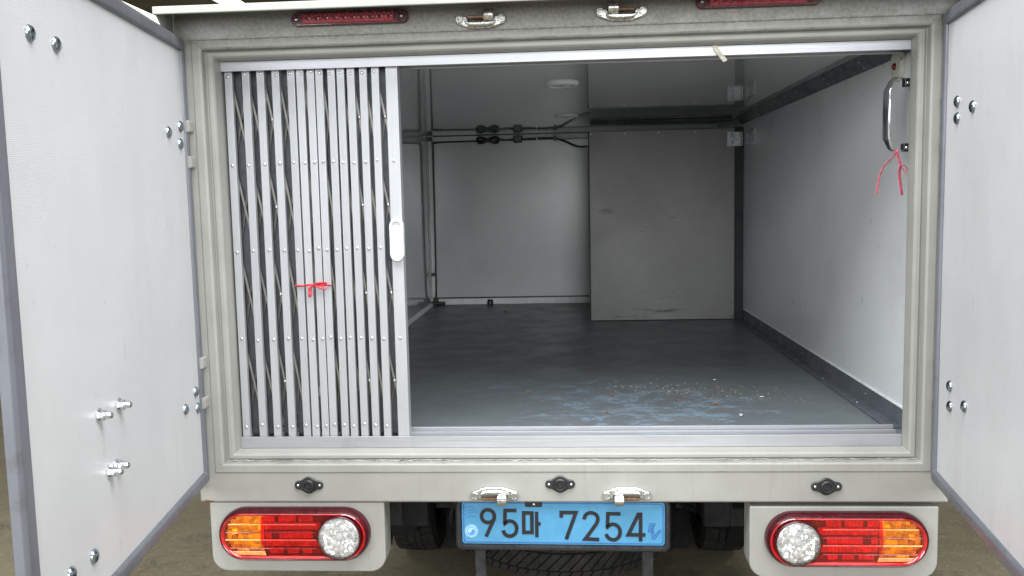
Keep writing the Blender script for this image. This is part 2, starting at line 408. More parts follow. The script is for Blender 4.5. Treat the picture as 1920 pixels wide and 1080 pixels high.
def link(name, me, mat, parent=None, bevel=0, smooth=False, label=None, seg=2):
    o = bpy.data.objects.new(name, me); COL.objects.link(o)
    if mat and not me.materials: me.materials.append(MT[mat])
    if parent: o.parent = parent
    if smooth:
        me.shade_smooth(); me.set_sharp_from_angle(angle=R(smooth if smooth is not True else 38))
    if bevel:
        m = o.modifiers.new('bevel', 'BEVEL'); m.width = bevel; m.segments = seg; m.limit_method = 'ANGLE'; m.angle_limit = R(35); m.harden_normals = False
    if label: o['label'] = label
    return o
def put(name, b, mat, parent=None, **k): return link(name, b.mesh(name), mat, parent, **k)
def tag(o, label, cat, group=None):
    o['label'] = label; o['category'] = cat
    if group: o['group'] = group
    return o
def empty(name, loc=(0, 0, 0)):
    o = bpy.data.objects.new(name, None); COL.objects.link(o); o.location = loc; o.empty_display_size = .1; return o
def stadium(cx, cz, w, h, n=14):
    r = h / 2; L = w / 2 - r; p = []
    for i in range(n + 1):
        a = -math.pi / 2 + math.pi * i / n; p.append((cx + L + r * math.cos(a), cz + r * math.sin(a)))
    for i in range(n + 1):
        a = math.pi / 2 + math.pi * i / n; p.append((cx - L + r * math.cos(a), cz + r * math.sin(a)))
    return p
def rrect(x0, x1, z0, z1, r, n=6, which=(1, 1, 1, 1)):
    p = []
    for (cx, cz, a0, on) in ((x1 - r, z0 + r, -90, which[0]), (x1 - r, z1 - r, 0, which[1]), (x0 + r, z1 - r, 90, which[2]), (x0 + r, z0 + r, 180, which[3])):
        if on:
            for i in range(n + 1):
                a = R(a0 + 90 * i / n); p.append((cx + r * math.cos(a), cz + r * math.sin(a)))
        else:
            p.append((cx + (r if a0 in (-90, 0) else -r), cz + (r if a0 in (0, 90) else -r)))
    return p
def smoothpath(pts, k=6):
    P = [Vector(p) for p in pts]; out = []
    for i in range(len(P) - 1):
        p0 = P[max(i - 1, 0)]; p1 = P[i]; p2 = P[i + 1]; p3 = P[min(i + 2, len(P) - 1)]
        for j in range(k):
            t = j / k
            out.append(.5 * ((2 * p1) + (p2 - p0) * t + (2 * p0 - 5 * p1 + 4 * p2 - p3) * t * t + (3 * p1 - p0 - 3 * p2 + p3) * t ** 3))
    out.append(P[-1]); return out

# ------------------------------------------------------------------ setting
GZ = -0.735
g = put('ground', B().box(-60, 60, -30, 60, GZ - .2, GZ), 'ground'); g['kind'] = 'structure'
ROOFZ = 3.6
rf = put('roof', B().box(-4.70, 14, 3.0, 40, ROOFZ, ROOFZ + .05).box(-6.36, -5.09, 3.0, 40, ROOFZ, ROOFZ + .05).box(-20, -6.9, 3.0, 40, ROOFZ, ROOFZ + .05), 'roof'); rf['kind'] = 'structure'
for x0, x1 in ((-5.09, -4.70), (-6.90, -6.36)):
    put('skylight', B().box(x0 + .003, x1 - .003, 3.0, 40, ROOFZ + .01, ROOFZ + .03), 'sky', rf)

# ------------------------------------------------------------------ the truck
T = empty('box_truck', (0, 0, 0))  # most part coordinates below were unprojected from image pixels onto assumed planes
tag(T, 'cream box truck seen from behind with both cargo doors open and a blue licence plate', 'truck')

# rear frame: stepped door surround swept round the opening
def rect(h, zb, zt, y): return [(-h, y, zb), (h, y, zb), (h, y, zt), (-h, y, zt)]
fr = B().rings([rect(.942, -.157, 1.084, .055), rect(.942, -.157, 1.084, .004), rect(.938, -.153, 1.080, 0),
                rect(.8975, -.0785, 1.0135, 0), rect(.8955, -.0765, 1.0115, -.0022),
                rect(.877, -.058, .994, -.0022), rect(.873, -.0545, .990, .0015), rect(.8725, -.053, .989, .022),
                rect(.866, -.047, .985, .022), rect(.8645, -.0455, .984, .015), rect(.854, -.037, .975, .015),
                rect(.850, -.033, .971, .021), rect(.848, -.030, .968, .045), rect(.848, -.030, .968, .058), rect(.942, -.157, 1.084, .058)])
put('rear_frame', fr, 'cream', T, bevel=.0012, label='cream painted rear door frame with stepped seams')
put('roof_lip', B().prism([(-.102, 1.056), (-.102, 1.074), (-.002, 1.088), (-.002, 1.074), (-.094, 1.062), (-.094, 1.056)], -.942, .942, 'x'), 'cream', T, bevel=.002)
for sx in (-1, 1):
    put('lip_gusset', B().prism([(-.093, 1.0615), (-.002, 1.0735), (-.002, .985)], sx * .9395 - .0015, sx * .9395 + .0015, 'x'), 'cream', T)
# lumpy bead of sealant along the sill seam
sb = B(); random.seed(3)
path = []; rad = []
for i in range(240):
    x = -.868 + 1.736 * i / 239
    path.append((x, .019 + random.uniform(-.002, .002), -.0515 + random.uniform(-.0015, .0015))); rad.append(.0024 + .0012 * random.random())
put('sealant_bead', B().tube(path, rad, 6), 'cream', T, smooth=60)
# body shell
put('side_wall', B().box(-.94, -.850, .060, 3.10, -.15, 1.084), 'cream', T)
put('side_wall', B().box(.897, .94, .060, 3.10, -.15, 1.084), 'cream', T)
put('roof_panel', B().box(-.942, .942, 0, 3.10, 1.0845, 1.092), 'cream', T)
put('front_wall', B().box(-.81, .895, 3.012, 3.10, -.14, 1.083), 'cream', T)
XL, XR, ZF, ZC, D, DP = -.800, .8855, -.008, .989, 3.0, 2.222
put('floor_panel', B().box(XL - .01, XR + .01, .06, D + .01, ZF - .05, ZF), 'floor', T, label='dark grey cargo floor worn to pale blue, with dust')
put('wall_lining', B().box(XL - .01, XL, .12, D, ZF + .001, ZC + .04), 'leftwall', T)
put('wall_lining', B().box(XR, XR + .01, .0605, D, ZF + .001, ZC + .04), 'wall', T, label='pale scuffed right wall lining')
put('wall_lining', B().box(XL, XR, D, D + .01, ZF + .001, ZC + .04), 'backwall', T)
put('ceiling_lining', B().box(XL + .001, XR - .001, .125, D - .001, ZC, ZC + .02), 'ceil', T, label='glossy grey ceiling lining')

# interior trims
put('corner_trim', B().box(XL + .006, XL + .030, D - .005, D - .001, ZF + .05, ZC - .034), 'whitetrim', T, bevel=.001)
put('corner_trim', B().box(XL + .001, XL + .005, D - .030, D - .006, ZF + .05, ZC - .034), 'whitetrim', T, bevel=.001)
put('seam_gasket', B().box(XL + .031, XL + .034, D - .004, D - .001, ZF + .05, ZC - .034), 'blackplastic', T)
put('corner_trim', B().box(XL + .037, XR - .003, D - .005, D - .001, ZC - .030, ZC - .004), 'whitetrim', T, bevel=.001)
put('seam_gasket', B().box(XL + .037, XR - .003, D - .004, D - .001, ZC - .0365, ZC - .031), 'blackplastic', T)
put('seam_gasket', B().box(XL + .037, XR - .003, D - .006, D - .001, ZC - .0035, ZC - .0002), 'blackplastic', T)
put('corner_block', B().box(XL + .006, XL + .034, D - .030, D - .006, ZC - .028, ZC - .004), 'blackplastic', T, bevel=.003)
put('skirting', B().box(XL + .03, .14, D - .006, D - .001, ZF + .003, ZF + .036), 'whitetrim', T)
put('seam_gasket', B().box(XL + .03, .14, D - .004, D - .001, ZF + .038, ZF + .046), 'blackplastic', T)
put('skirting', B().prism([(XL + .001, ZF + .001), (XL + .018, ZF + .001), (XL + .016, ZF + .003), (XL + .003, ZF + .016), (XL + .001, ZF + .018)], .16, D - .03), 'whitetrim', T)
lowang = put('floor_angle', B().prism([(XR - .001, ZF + .001), (XR - .046, ZF + .001), (XR - .046, ZF + .004), (XR - .010, ZF + .006), (XR - .005, ZF + .050), (XR - .001, ZF + .050)], .14, DP + .01), 'darktrim', T, label='dark steel angle along the right wall foot')
put('edge_lip', B().box(XR - .004, XR - .001, .14, DP, ZF + .0505, ZF + .055), 'whitetrim', lowang)
upang = put('ceiling_angle', B().prism([(XR - .001, ZC - .001), (XR - .036, ZC - .001), (XR - .033, ZC - .005), (XR - .005, ZC - .033), (XR - .001, ZC - .036)], .125, DP + .04), 'darktrim', T, label='dark steel angle along the right ceiling edge')
rvm = B().dome((0, 0, 0), (0, 0, 1), .0034, .0018, 10).mesh('rivet')
for k in range(6):
    y = .42 + k * .34
    for (x, z, rot) in ((XR - .0068, ZF + .030, (0, R(-90), 0)), (XR - .030, ZF + .0052, (0, 0, 0))):
        o = link('rivet', rvm, 'rivet', lowang, smooth=True); o.location = (x, y, z); o.rotation_euler = rot
    for (dx, dz) in ((.027, .011), (.011, .027)):
        o = link('rivet', rvm, 'rivet', upang, smooth=True); o.location = (XR - dx, y + .05, ZC - dz - .002); o.rotation_euler = (0, R(-135), 0)

# hinged zinc partition at the far right, with the dark cavity beside it
put('dark_gap_strip', B().box(.8405, XR - .001, DP + .012, DP + .06, ZF + .002, ZC - .05), 'ipanel', T)
put('dark_gap_strip', B().box(.14, XR - .05, DP + .04, DP + .10, ZC - .016, ZC - .002), 'ipanel', T)  # black strip standing in for the darkness between panel top and ceiling
pp = put('partition_panel', B().box(.131, .839, DP, DP + .018, ZF + .003, .932), 'part', T, bevel=.0015, label='scuffed grey zinc partition panel standing at the far right')
put('edge_gasket', B().box(.1255, .1305, DP + .001, DP + .02, ZF + .003, .930), 'ipanel', pp)
for k, x in enumerate((.14, .305, .47, .65)):
    put('rivet', B().dome((x, DP, .922), (0, -1, 0), .006, .003, 10), 'rivet', pp, smooth=True)
hg = put('panel_hinge', B().box(.803, .868, DP - .004, DP - .0005, .845, .914), 'galv', T, bevel=.0008, label='zinc butt hinge between partition and wall')
put('knuckle', B().lathe((.874, DP - .006, .846), (0, 0, 1), [(.005, 0), (.005, .068)], 12), 'galv', hg, smooth=True)
put('leaf', B().box(XR - .004, XR - .0005, DP - .24, DP - .025, .845, .914), 'galv', hg, bevel=.0008)
for z in (.862, .897):
    put('screw', B().dome((.824, DP - .004, z), (0, -1, 0), .0075, .004), 'bolt', hg, smooth=True)
    put('screw', B().dome((XR - .004, DP - .15, z), (-1, 0, 0), .012, .003), 'bolt', hg, smooth=True)

# ceiling lamps
for (x, y) in ((.007, .829), (.022, 1.953)):
    cl = put('ceiling_lamp', B().lathe((x, y, ZC), (0, 0, -1), [(.058, 0), (.057, .005), (.050, .009), (.043, .008), (.041, .004)], 32), 'lampwhite', T, smooth=True, label='small round white lamp in the ceiling')
    put('diffuser', B().lathe((x, y, ZC - .004), (0, 0, -1), [(.041, 0), (.041, .002), (.03, .004), (.01, .005)], 28), 'lampglass', cl, smooth=True)
    put('lamp_switch', B().box(x + .006, x + .030, y - .012, y + .012, ZC - .016, ZC - .007), 'lampglass', cl, bevel=.002)

# wiring along the far wall
def cable(pts, r=.0048, k=6): return put('cable', B().tube(smoothpath(pts, k), r, 8), 'blackplastic', T, smooth=60)
yc = D - .016
cable([(-.775, yc, -.0), (-.768, yc, .10), (-.768, yc, .18), (-.766, yc, .30), (-.764, yc, .6), (-.762, yc, .91), (-.750, yc, .948), (-.60, yc, .954), (-.47, yc, .955)])
cable([(-.47, yc - .02, .957), (-.40, yc - .03, .965), (-.33, yc - .02, .956), (-.28, yc - .02, .958), (-.22, yc - .02, .957), (-.12, yc - .02, .961), (-.05, yc - .02, .957), (.0, yc - .02, .945), (.06, yc - .06, .915), (.10, yc - .12, .900), (.15, yc - .2, .897)], .0055)
kn = []
for i in range(60):
    a = i / 60 * math.pi * 8
    kn.append((-.435 + .062 * math.cos(a * .5), yc - .028 + .012 * math.sin(a * 1.3), .957 + .016 * math.sin(a)))
put('cable_bundle', B().tube(kn, .0075, 7), 'blackplastic', T, smooth=60, label='knotted bundle of black cable')
put('junction_box', B().box(-.285, -.235, yc - .045, yc - .005, .938, .978), 'blackplastic', T, bevel=.006)
put('cable_clip', B().box(-.052, -.036, yc - .034, yc - .006, .944, .972), 'blackplastic', T, bevel=.002)
put('cable_clip', B().box(-.155, -.149, yc - .030, yc - .006, .948, .970), 'whitetrim', T, bevel=.001)
put('cable_clip', B().box(-.798, -.764, yc - .012, yc + .010, .168, .186), 'blackplastic', T, bevel=.002)
put('cable_gland', B().box(-.80, -.715, yc - .02, yc + .008, ZF + .003, ZF + .022).box(-.785, -.755, yc - .022, yc + .006, ZF + .022, ZF + .045), 'blackplastic', T, bevel=.003)
put('drain_plug', B().lathe((-.446, D - .024, ZF + .002), (0, 0, 1), [(.018, 0), (.018, .022), (.013, .030)], 14), 'blackplastic', T, smooth=True)

# round alarm on the right wall
al = put('wall_alarm', B().lathe((XR, .229, .936), (-1, 0, 0), [(.046, 0), (.046, .005), (.042, .009), (.036, .008), (.034, .011)], 30), 'offwhite', T, smooth=True, label='round ivory alarm with a dark red centre on the right wall')
put('sensor_eye', B().lathe((XR - .011, .232, .929), (-1, 0, 0), [(.010, 0), (.009, .004), (.006, .006)], 16), 'reddark', al, smooth=True)
for a in (50, 170, 290):
    put('screw', B().dome((XR - .0085, .229 + .039 * math.cos(R(a)), .936 + .039 * math.sin(R(a))), (-1, 0, 0), .0042, .003), 'bolt', al, smooth=True)

# grab handle on the right jamb
gh = B()
def strip(path, wdir, half, thick):
    rr = []; P = [Vector(p) for p in path]; w = Vector(wdir).normalized()
    for i, p in enumerate(P):
        t = (P[min(i + 1, len(P) - 1)] - P[max(i - 1, 0)]).normalized(); nn = t.cross(w).normalized()
        h = half[i] if isinstance(half, list) else half
        rr.append([tuple(p + w * h + nn * thick), tuple(p - w * h + nn * thick), tuple(p - w * h - nn * thick), tuple(p + w * h - nn * thick)])
    return rr
hz0, hz1 = .706, .884
hp = [(.866, .106, hz1 - .003), (.836, .106, hz1), (.828, .106, hz1 - .001), (.8215, .106, hz1 - .007), (.815, .106, hz1 - .024), (.812, .106, hz1 - .030), (.811, .106, .80), (.812, .106, hz0 + .030), (.815, .106, hz0 + .024), (.8215, .106, hz0 + .007), (.828, .106, hz0 + .001), (.836, .106, hz0), (.866, .106, hz0 + .003)]
gh.tube(hp, [.006, .006, .008, .011, .0150, .016, .016, .016, .0150, .011, .008, .006, .006], 16, .28, (.93, .37, 0))
gho = put('grab_handle', gh, 'satin', T, smooth=50, label='bent chrome strip grab handle on the right jamb')
for z in (hz1 - .010, hz0 + .010):
    f_ = put('foot', B().box(.851, .8675, .096, .118, z - .012, z + .008), 'blackplastic', gho, bevel=.002)
    put('screw', B().dome((.858, .096, z - .003), (0, -1, 0), .005, .004), 'chrome', gho, smooth=True)

# sliding-gate rails
put('guide_rail', B().prism([(.058, .962), (.058, .9675), (.120, .9675), (.120, .950), (.112, .950), (.112, .960), (.064, .960), (.064, .962)], -.8475, .8475, 'x').box(-.8475, .8475, .112, .118, .944, .9495), 'alurail', T, bevel=.0008, label='brushed aluminium top rail of the folding gate')
hd = B().prism([(.046, .9675), (.046, .981), (.056, .981), (.057, .9675)], -.8475, .8475, 'x')
put('rail_cover', B().box(-.8475, .8475, .052, .0575, .9435, .9672), 'alurail', T, bevel=.0008)
put('guide_rail', B().box(-.8475, .8475, .056, .062, -.0295, .0005).box(-.8475, .8475, .0622, .118, -.0295, -.014).box(-.8475, .8475, .094, .100, -.0138, .002).box(-.8475, .8475, .1125, .118, -.0138, .010), 'alurail', T, bevel=.0008, label='brushed aluminium bottom rail of the folding gate')

# folding gate
bx = [-.835, -.7925, -.750, -.7105, -.675, -.645, -.6205, -.5985, -.5725, -.5475, -.519, -.490, -.4595]
zr = [.935, .712, .490, .258, .028]
gate = put('folding_gate', B().box(-.430, -.4005, .0665, .0685, -.010, .958).box(-.430, -.428, .069, .098, -.010, .958).box(-.4025, -.4005, .069, .098, -.010, .958), 'alu', T, bevel=.0007, label='aluminium folding lattice gate pushed to the left half of the opening')
def bar_mesh(w, y0, y1, rivets=True):
    b = B().box(-w / 2, w / 2, y0, y0 + .0015, -.008, .958).box(-w / 2, -w / 2 + .0014, y0 + .0016, y1, -.008, .958).box(w / 2 - .0014, w / 2, y0 + .0016, y1, -.008, .958)
    return b.mesh('bar')
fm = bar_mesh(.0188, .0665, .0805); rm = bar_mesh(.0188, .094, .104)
rv = B().dome((0, 0, 0), (0, -1, 0), .0042, .0026, 12).mesh('rivet')
for i, x in enumerate(bx):
    o = link('bar', fm, 'alu', gate, bevel=.0006); o.location = (x, random.uniform(-.0008, .0008), 0); o.rotation_euler = (0, random.uniform(-.0018, .0018), random.uniform(-.05, .05))
    for z in zr:
        q = link('rivet', rv, 'rivet', gate, smooth=True); q.location = (x + .0005, .0662, z + random.uniform(-.004, .004))
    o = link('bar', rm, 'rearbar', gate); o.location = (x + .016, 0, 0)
for z in zr[1:4]:
    q = link('rivet', rv, 'rivet', gate, smooth=True); q.location = (-.4165, .0662, z)
allx = [-.872] + bx + [-.4165]
for i in range(len(allx) - 1):
    x0, x1 = allx[i], allx[i + 1]
    for j in range(4):
        z0, z1 = zr[j], zr[j + 1]
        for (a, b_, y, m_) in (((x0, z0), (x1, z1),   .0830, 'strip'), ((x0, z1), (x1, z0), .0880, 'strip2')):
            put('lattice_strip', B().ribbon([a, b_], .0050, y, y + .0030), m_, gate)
        if i in (0, 3, 5, 7, 11, 13):
            q = link('rivet', rv, 'rivet', gate, smooth=True); q.location = ((x0 + x1) / 2, .0826, (z0 + z1) / 2)
ph = put('pull_handle', B().rings([[(x, y, z) for x, z in stadium(-.414, .511, w, h)] for (w, h, y) in ()] or [[(-.414 + (x * 1.0), y, .511 + z) for z, x in stadium(0, 0, L_, w_)] for (L_, w_, y) in ((.108, .036, .066), (.108, .036, .0535), (.105, .033, .0505), (.096, .024, .0505), (.092, .0195, .0575))], True, True), 'plasticwhite', gate, smooth=40)

# ------------------------------------------------------------------ doors
def make_door(sign, hx, bolts, nuts, label):
    """sign -1: left door, +1: right door. Local frame: w along the door from the hinge, t outwards, z up"""
    a = R(8)
    # w axis points towards the photographer and slightly inwards, t axis away from the opening
    wv = Vector((-sign * math.sin(a), -math.cos(a), 0)); tv = Vector((sign * math.cos(a), -math.sin(a), 0))
    M = Matrix(((wv.x, tv.x, 0, hx), (wv.y, tv.y, 0, -.02), (0, 0, 1, 0), (0, 0, 0, 1)))
    def pt(name, b, mat, parent, **k): b.xf(M); return put(name, b, mat, parent, **k)
    d = pt('cargo_door', B().box(.004, .915, 0, .010, -.075, .995), 'white', T, label=label)
    pt('door_skin', B().box(.01, .86, .0105, .034, -.078, 1.0), 'cream', d)
    z0, z1 = -.066, .984
    w0, w1 = .012, .905
    def ring(o, t): return [(w0 - min(o, .016), t, z0 - o), (w1 + o * 1.25, t, z0 - o), (w1 + o * 1.25, t, z1 + o), (w0 - min(o, .016), t, z1 + o)]
    tr = B().rings([ring(0, .001), ring(0, -.0035), ring(.003, -.008), ring(.007, -.010), ring(.026, -.009), ring(.031, -.004), ring(.031, .012), ring(.018, .014)])
    pt('edge_trim', tr, 'trim', d, bevel=.0012, smooth=40)
    pt('door_seal', B().box(.0, .90, .018, .036, 1.002, 1.032), 'seal', d, bevel=.003)
    pt('door_seal', B().box(.0, .88, .018, .034, -.112, -.082), 'seal', d, bevel=.003)
    for (w, z) in bolts:
        pt('bolt', B().dome((w, -.0005, z), (0, -1, 0), .0135, .008, 18), 'bolt', d, smooth=50)
    for (w, z) in nuts:
        b = B().lathe((w, -.0005, z), (0, -1, 0), [(.0135, 0), (.0135, .0018)], 20)
        b.lathe((w, -.0025, z), (0, -1, 0), [(.0095, 0), (.0095, .009)], 6)
        b.lathe((w, -.0115, z), (0, -1, 0), [(.0072, 0), (.0072, .007), (.0062, .011), (.0035, .0135), (.001, .014)], 16)
        pt('cap_nut', b, 'chrome', d, smooth=32)
    return d
make_door(-1, -.9158, [(.795, .878), (.704, .877), (.135, .779), (.041, .800), (.049, .758), (.133, .126), (.044, .149), (.034, .106), (.700, 0), (.792, .008)],
          [(.635, .236), (.540, .233), (.605, .122), (.571, .124)], 'white lined left cargo door swung open with four cap nuts')
make_door(1, .9002, [(.097, .801), (.100, .764), (.208, .779), (.102, .161), (.107, .115), (.212, .140), (.7, .88), (.79, .88), (.7, 0)], [],
          'white lined right cargo door swung open')
for sx, zs in ((-1, (.803, .716, .214, .111)), (1, (.830, .725, .211, .110))):
    for z in zs:
        b = B().prism(rrect(-.006, .006, z - .015, z + .015, .0055, 4), -.030, -.004)
        b.xf(Matrix.Translation(((-.9060 if sx < 0 else .9005), 0, 0)))
        put('hinge_knuckle', b, 'cream', T, bevel=.002)

# ------------------------------------------------------------------ fittings on the rear face
def latch(x, z, flip, tabside, mat):
    """flip +1: bowl opens downwards (lower pair), -1: upwards (upper pair)"""
    w = .061
    prof = [(-w, -.004), (-w + .008, -.012), (-.034, -.012), (-.028, .000), (.028, .000), (.034, -.012), (w - .008, -.012), (w, -.004), (w - .004, .006), (.036, .014), (.022, .018), (-.022, .018), (-.036, .014), (-w + .004, .006)]
    pts = [(x + u, z + v * flip) for u, v in prof]
    o = put('latch_keeper', B().prism(pts, -.010, .0), mat, T, bevel=.003, seg=3)
    put('ridge', B().prism([(x + u, z + v * flip) for u, v in [(-.040, .002), (.040, .002), (.030, .013), (.018, .0155), (-.018, .0155), (-.030, .013)]], -.026, -.009), mat, o, bevel=.005, seg=3)
    put('pin', B().lathe((x - .03, -.016, z - .008 * flip), (1, 0, 0), [(.0045, 0), (.0045, .06)], 10), 'rust', o, smooth=True)
    tx = x + tabside * .020
    tb = B().rings([[(tx - .0125 + .0015 * k, y, zz), (tx + .0125 - .0015 * k, y, zz), (tx + .0125 - .0015 * k, y + .006, zz), (tx - .0125 + .0015 * k, y + .006, zz)]
                    for (k, y, zz) in ((1, -.030, z + .004 * flip), (0, -.036, z - .002 * flip), (0, -.038, z - .011 * flip), (0, -.036, z - .016 * flip), (1.4, -.030, z - .023 * flip))], True, True)
    put('cam_tab', tb, mat, o, bevel=.0018, smooth=40)
    for u in (-w + .011, w - .011):
        put('bolt', B().lathe((x + u, -.010, z - .004 * flip), (0, -1, 0), [(.0095, 0), (.0095, .003), (.0085, .0045), (.006, .0045), (.005, .003), (.002, .003)], 18), mat, o, smooth=40)
latch(-.175, -.133, 1, 1, 'chrome'); latch(.157, -.133, 1, -1, 'chrome')
latch(-.180, 1.034, -1, 1, 'dullchrome'); latch(.155, 1.040, -1, -1, 'dullchrome')

for (x, z) in ((-.652, -.110), (-.009, -.108), (.647, -.1145)):
    top = []
    for i in range(41):
        u = -.0375 + .075 * i / 40; au = abs(u)
        h = .0115 * math.sqrt(max(0, 1 - max(0, (au - .026) / .0115) ** 2))
        if au < .026: h += .0108 * (1 + math.cos(math.pi * au / .026)) / 2
        top.append((u, h))
    outl = [(x + u, z + h) for u, h in top] + [(x + u, z - h) for u, h in reversed(top[1:-1])]
    o = put('parking_sensor', B().prism(outl, -.006, 0), 'blackplastic', T, bevel=.0025, smooth=50, label='black oval parking sensor mount')
    put('sensor_ring', B().lathe((x, -.006, z), (0, -1, 0), [(.017, 0), (.016, .006), (.0135, .008), (.0105, .0075), (.0095, .002), (.001, .002)], 24), 'blackplastic', o, smooth=30)
    for u in (-.028, .028):
        put('screw', B().dome((x + u, -.006, z), (0, -1, 0), .004, .003), 'chrome', o, smooth=True)

# red marker lamps under the roof lip
for (x0, x1, z) in ((-.641, -.354, 1.0515), (.329, .618, 1.0585)):
    cx = (x0 + x1) / 2; w = x1 - x0
    o = put('marker_lamp', B().rings([[(p[0], y, p[1]) for p in stadium(cx, z, w + dw, .032 + dw)] for dw, y in ((0, 0), (0, -.010), (-.003, -.014))], True, True), 'markbody', T, smooth=40, label='long dark red marker lamp under the roof lip')
    put('lens', B().box(x0 + .030, x1 - .034, -.0185, -.0135, z - .0115, z + .0125), 'marklens', o, bevel=.003)
    for k in range(10):
        put('lamp_cell', B().lathe((x0 + .042 + k * (w - .088) / 9, -.0185, z + .002), (0, -1, 0), [(.0082, 0), (.0080, .0012), (.0055, .002), (.004, .0008), (.001, .0008)], 16), 'markled', o, smooth=30)
    for xx in (x0 + .014, x1 - .016):
        put('screw', B().dome((xx, -.014, z), (0, -1, 0), .0042, .002), 'bolt', o, smooth=True)

# ------------------------------------------------------------------ tail lamps
def tail(sg):
    """sg -1: left lamp (amber end outwards left); +1 mirrored"""
    ox = -.8905; cz = -.237; H = .137; Wd = .3935
    cx = ox + Wd / 2
    def mx(b):
        if sg > 0: b.xf(Matrix.Translation((.0015, 0, -.010)) @ Matrix.Scale(-1, 4, (1, 0, 0)))
        return b
    lab = ('left', 'right')[sg > 0]
    # cream carrier with rounded lower corners
    z1 = -.158
    br = B().prism(rrect(-.920, -.461, -.343, z1, .042, 8, (1, 0, 0, 1)), .004, .075)
    bo = put('lamp_bracket', mx(br), 'cream', T, bevel=.004, seg=3)
    o = put('tail_light', mx(B().rings([[(p[0], y, p[1]) for p in stadium(cx, cz, Wd - d, H - d, 18)] for d, y in ((0, .004), (-.001, -.010), (.002, -.018), (.007, -.024), (.013, -.0275), (.017, -.0268))], True, False)), 'redrim', T, smooth=40, label=lab + ' tail lamp with amber end, red middle and round clear lens')
    put('lens_border', mx(B().rings([[(p[0], y, p[1]) for p in stadium(cx, cz, Wd - d, H - d, 18)] for d, y in ((.017, -.0270), (.021, -.0288), (.027, -.0270), (.032, -.0235))], False, False)), 'redlens', o, smooth=50)
    put('lamp_tub', mx(B().rings([[(p[0], y, p[1]) for p in stadium(cx, cz, Wd - d, H - d, 18)] for d, y in ((.032, -.0230), (.034, -.006))], False, True)), 'lamptub', o, smooth=50)
    rn = random.Random(5); r = H / 2 - .0165
    xa = ox + .118; cc = (ox + .3180, cz - .003)
    def tile(b, q, y, tilt):
        mxx = sum(p[0] for p in q) / len(q); mzz = sum(p[1] for p in q) / len(q); tx, tz = rn.uniform(-tilt, tilt), rn.uniform(-tilt, tilt)
        b.add([(p[0], y + (p[0] - mxx) * tx + (p[1] - mzz) * tz, p[1]) for p in q], [tuple(range(len(q)))])
    def hw(z): return r - math.sqrt(max(0, r * r - (z - cz) ** 2))
    # amber reflector: rough facets fanned round the bulb
    b = B(); nx_, nz_ = 7, 8
    for k in range(nz_):
        za, zb = cz - r + 2 * r * k / nz_, cz - r + 2 * r * (k + 1) / nz_
        x0 = ox + .0165 + hw((za + zb) / 2) + .002
        for q in range(nx_):
            u0 = x0 + (xa - x0) * q / nx_; u1 = x0 + (xa - x0) * (q + 1) / nx_; j1 = rn.uniform(-.002, .002)
            tile(b, [(u0, za), (u1, za + j1), (u1, zb + j1), (u0, zb)], -.012, .30)
    put('amber_reflector', mx(b), 'reflector', o)
    put('indicator_bulb', mx(B().dome((ox + .072, -.010, cz + .010), (0, -1, 0), .012, .010)), 'lampglass', o, smooth=50)
    # red reflectors: long troughs with dark gaps between them
    b = B()
    for (za, zb, cols) in ((.034, .050, ((.002, .030), (.040, .086), (.092, .130))), (.013, .032, ((.003, .150),)), (-.010, .009, ((.003, .020), (.040, .128))), (-.031, -.012, ((.003, .150),)), (-.050, -.035, ((.012, .050), (.060, .090), (.10, .125)))):
        for (ca, cb) in cols:
            nn = max(2, int((cb - ca) / .0085))
            for q in range(nn):
                u0 = xa + ca + (cb - ca) * q / nn; u1 = xa + ca + (cb - ca) * (q + 1) / nn
                if u1 > ox + .292: continue
                zm = (za + zb) / 2
                for (p, t) in ((za, zm), (zm, zb)):
                    tile(b, [(u0, cz + p), (u1 - .0004, cz + p), (u1 - .0004, cz + t), (u0, cz + t)], -.013, .16)
    put('stop_reflector', mx(b), 'reflector', o)
    # coloured covers
    lz = [cz + r * math.sin(math.pi * i / 20 + math.pi / 2) for i in range(21)]
    am = [(ox + .0165 + r + r * math.cos(a), cz + r * math.sin(a)) for a in [math.pi / 2 + math.pi * i / 20 for i in range(21)]] + [(xa + .009, cz - r), (xa - .001, cz - r + .022), (xa - .006, cz - .002), (xa - .002, cz + r)]
    b = B(); b.add([(p[0], -.0238, p[1]) for p in am], [tuple(range(len(am)))]); put('amber_lens', mx(b), 'amberfilter', o)
    rd = [(xa - .002, cz + r), (xa - .006, cz - .002), (xa - .001, cz - r + .022), (xa + .009, cz - r)] + [(ox + Wd - .0165 - r + r * math.cos(a), cz + r * math.sin(a)) for a in [-math.pi / 2 + math.pi * i / 20 for i in range(21)]]
    b = B(); b.add([(p[0], -.0238, p[1]) for p in rd], [tuple(range(len(rd)))]); put('red_lens', mx(b), 'redfilter', o)
    put('amber_edge', mx(B().prism([(ox + .047, cz - r + .003), (xa + .008, cz - r + .001), (xa + .005, cz - r + .012), (ox + .038, cz - r + .012)], -.0262, -.0240)), 'amberpale', o, bevel=.001)
    for zz, hh, m1, m2 in ((.031, .0034, 'amberrib', 'ribclear'), (.010, .0018, 'reddark', 'reddark'), (-.010, .0034, 'amberrib', 'ribclear'), (-.032, .0018, 'reddark', 'reddark')):
        xl = ox + .0165 + hw(cz + zz) + .003
        put('lens_rib', mx(B().box(xl, xa - .004, -.0275, -.0240, cz + zz - hh / 2, cz + zz + hh / 2)), m1, o, bevel=.0009)
        put('lens_rib', mx(B().box(xa - .003, ox + .258, -.0275, -.0240, cz + zz - hh / 2, cz + zz + hh / 2)), m2, o, bevel=.0009)
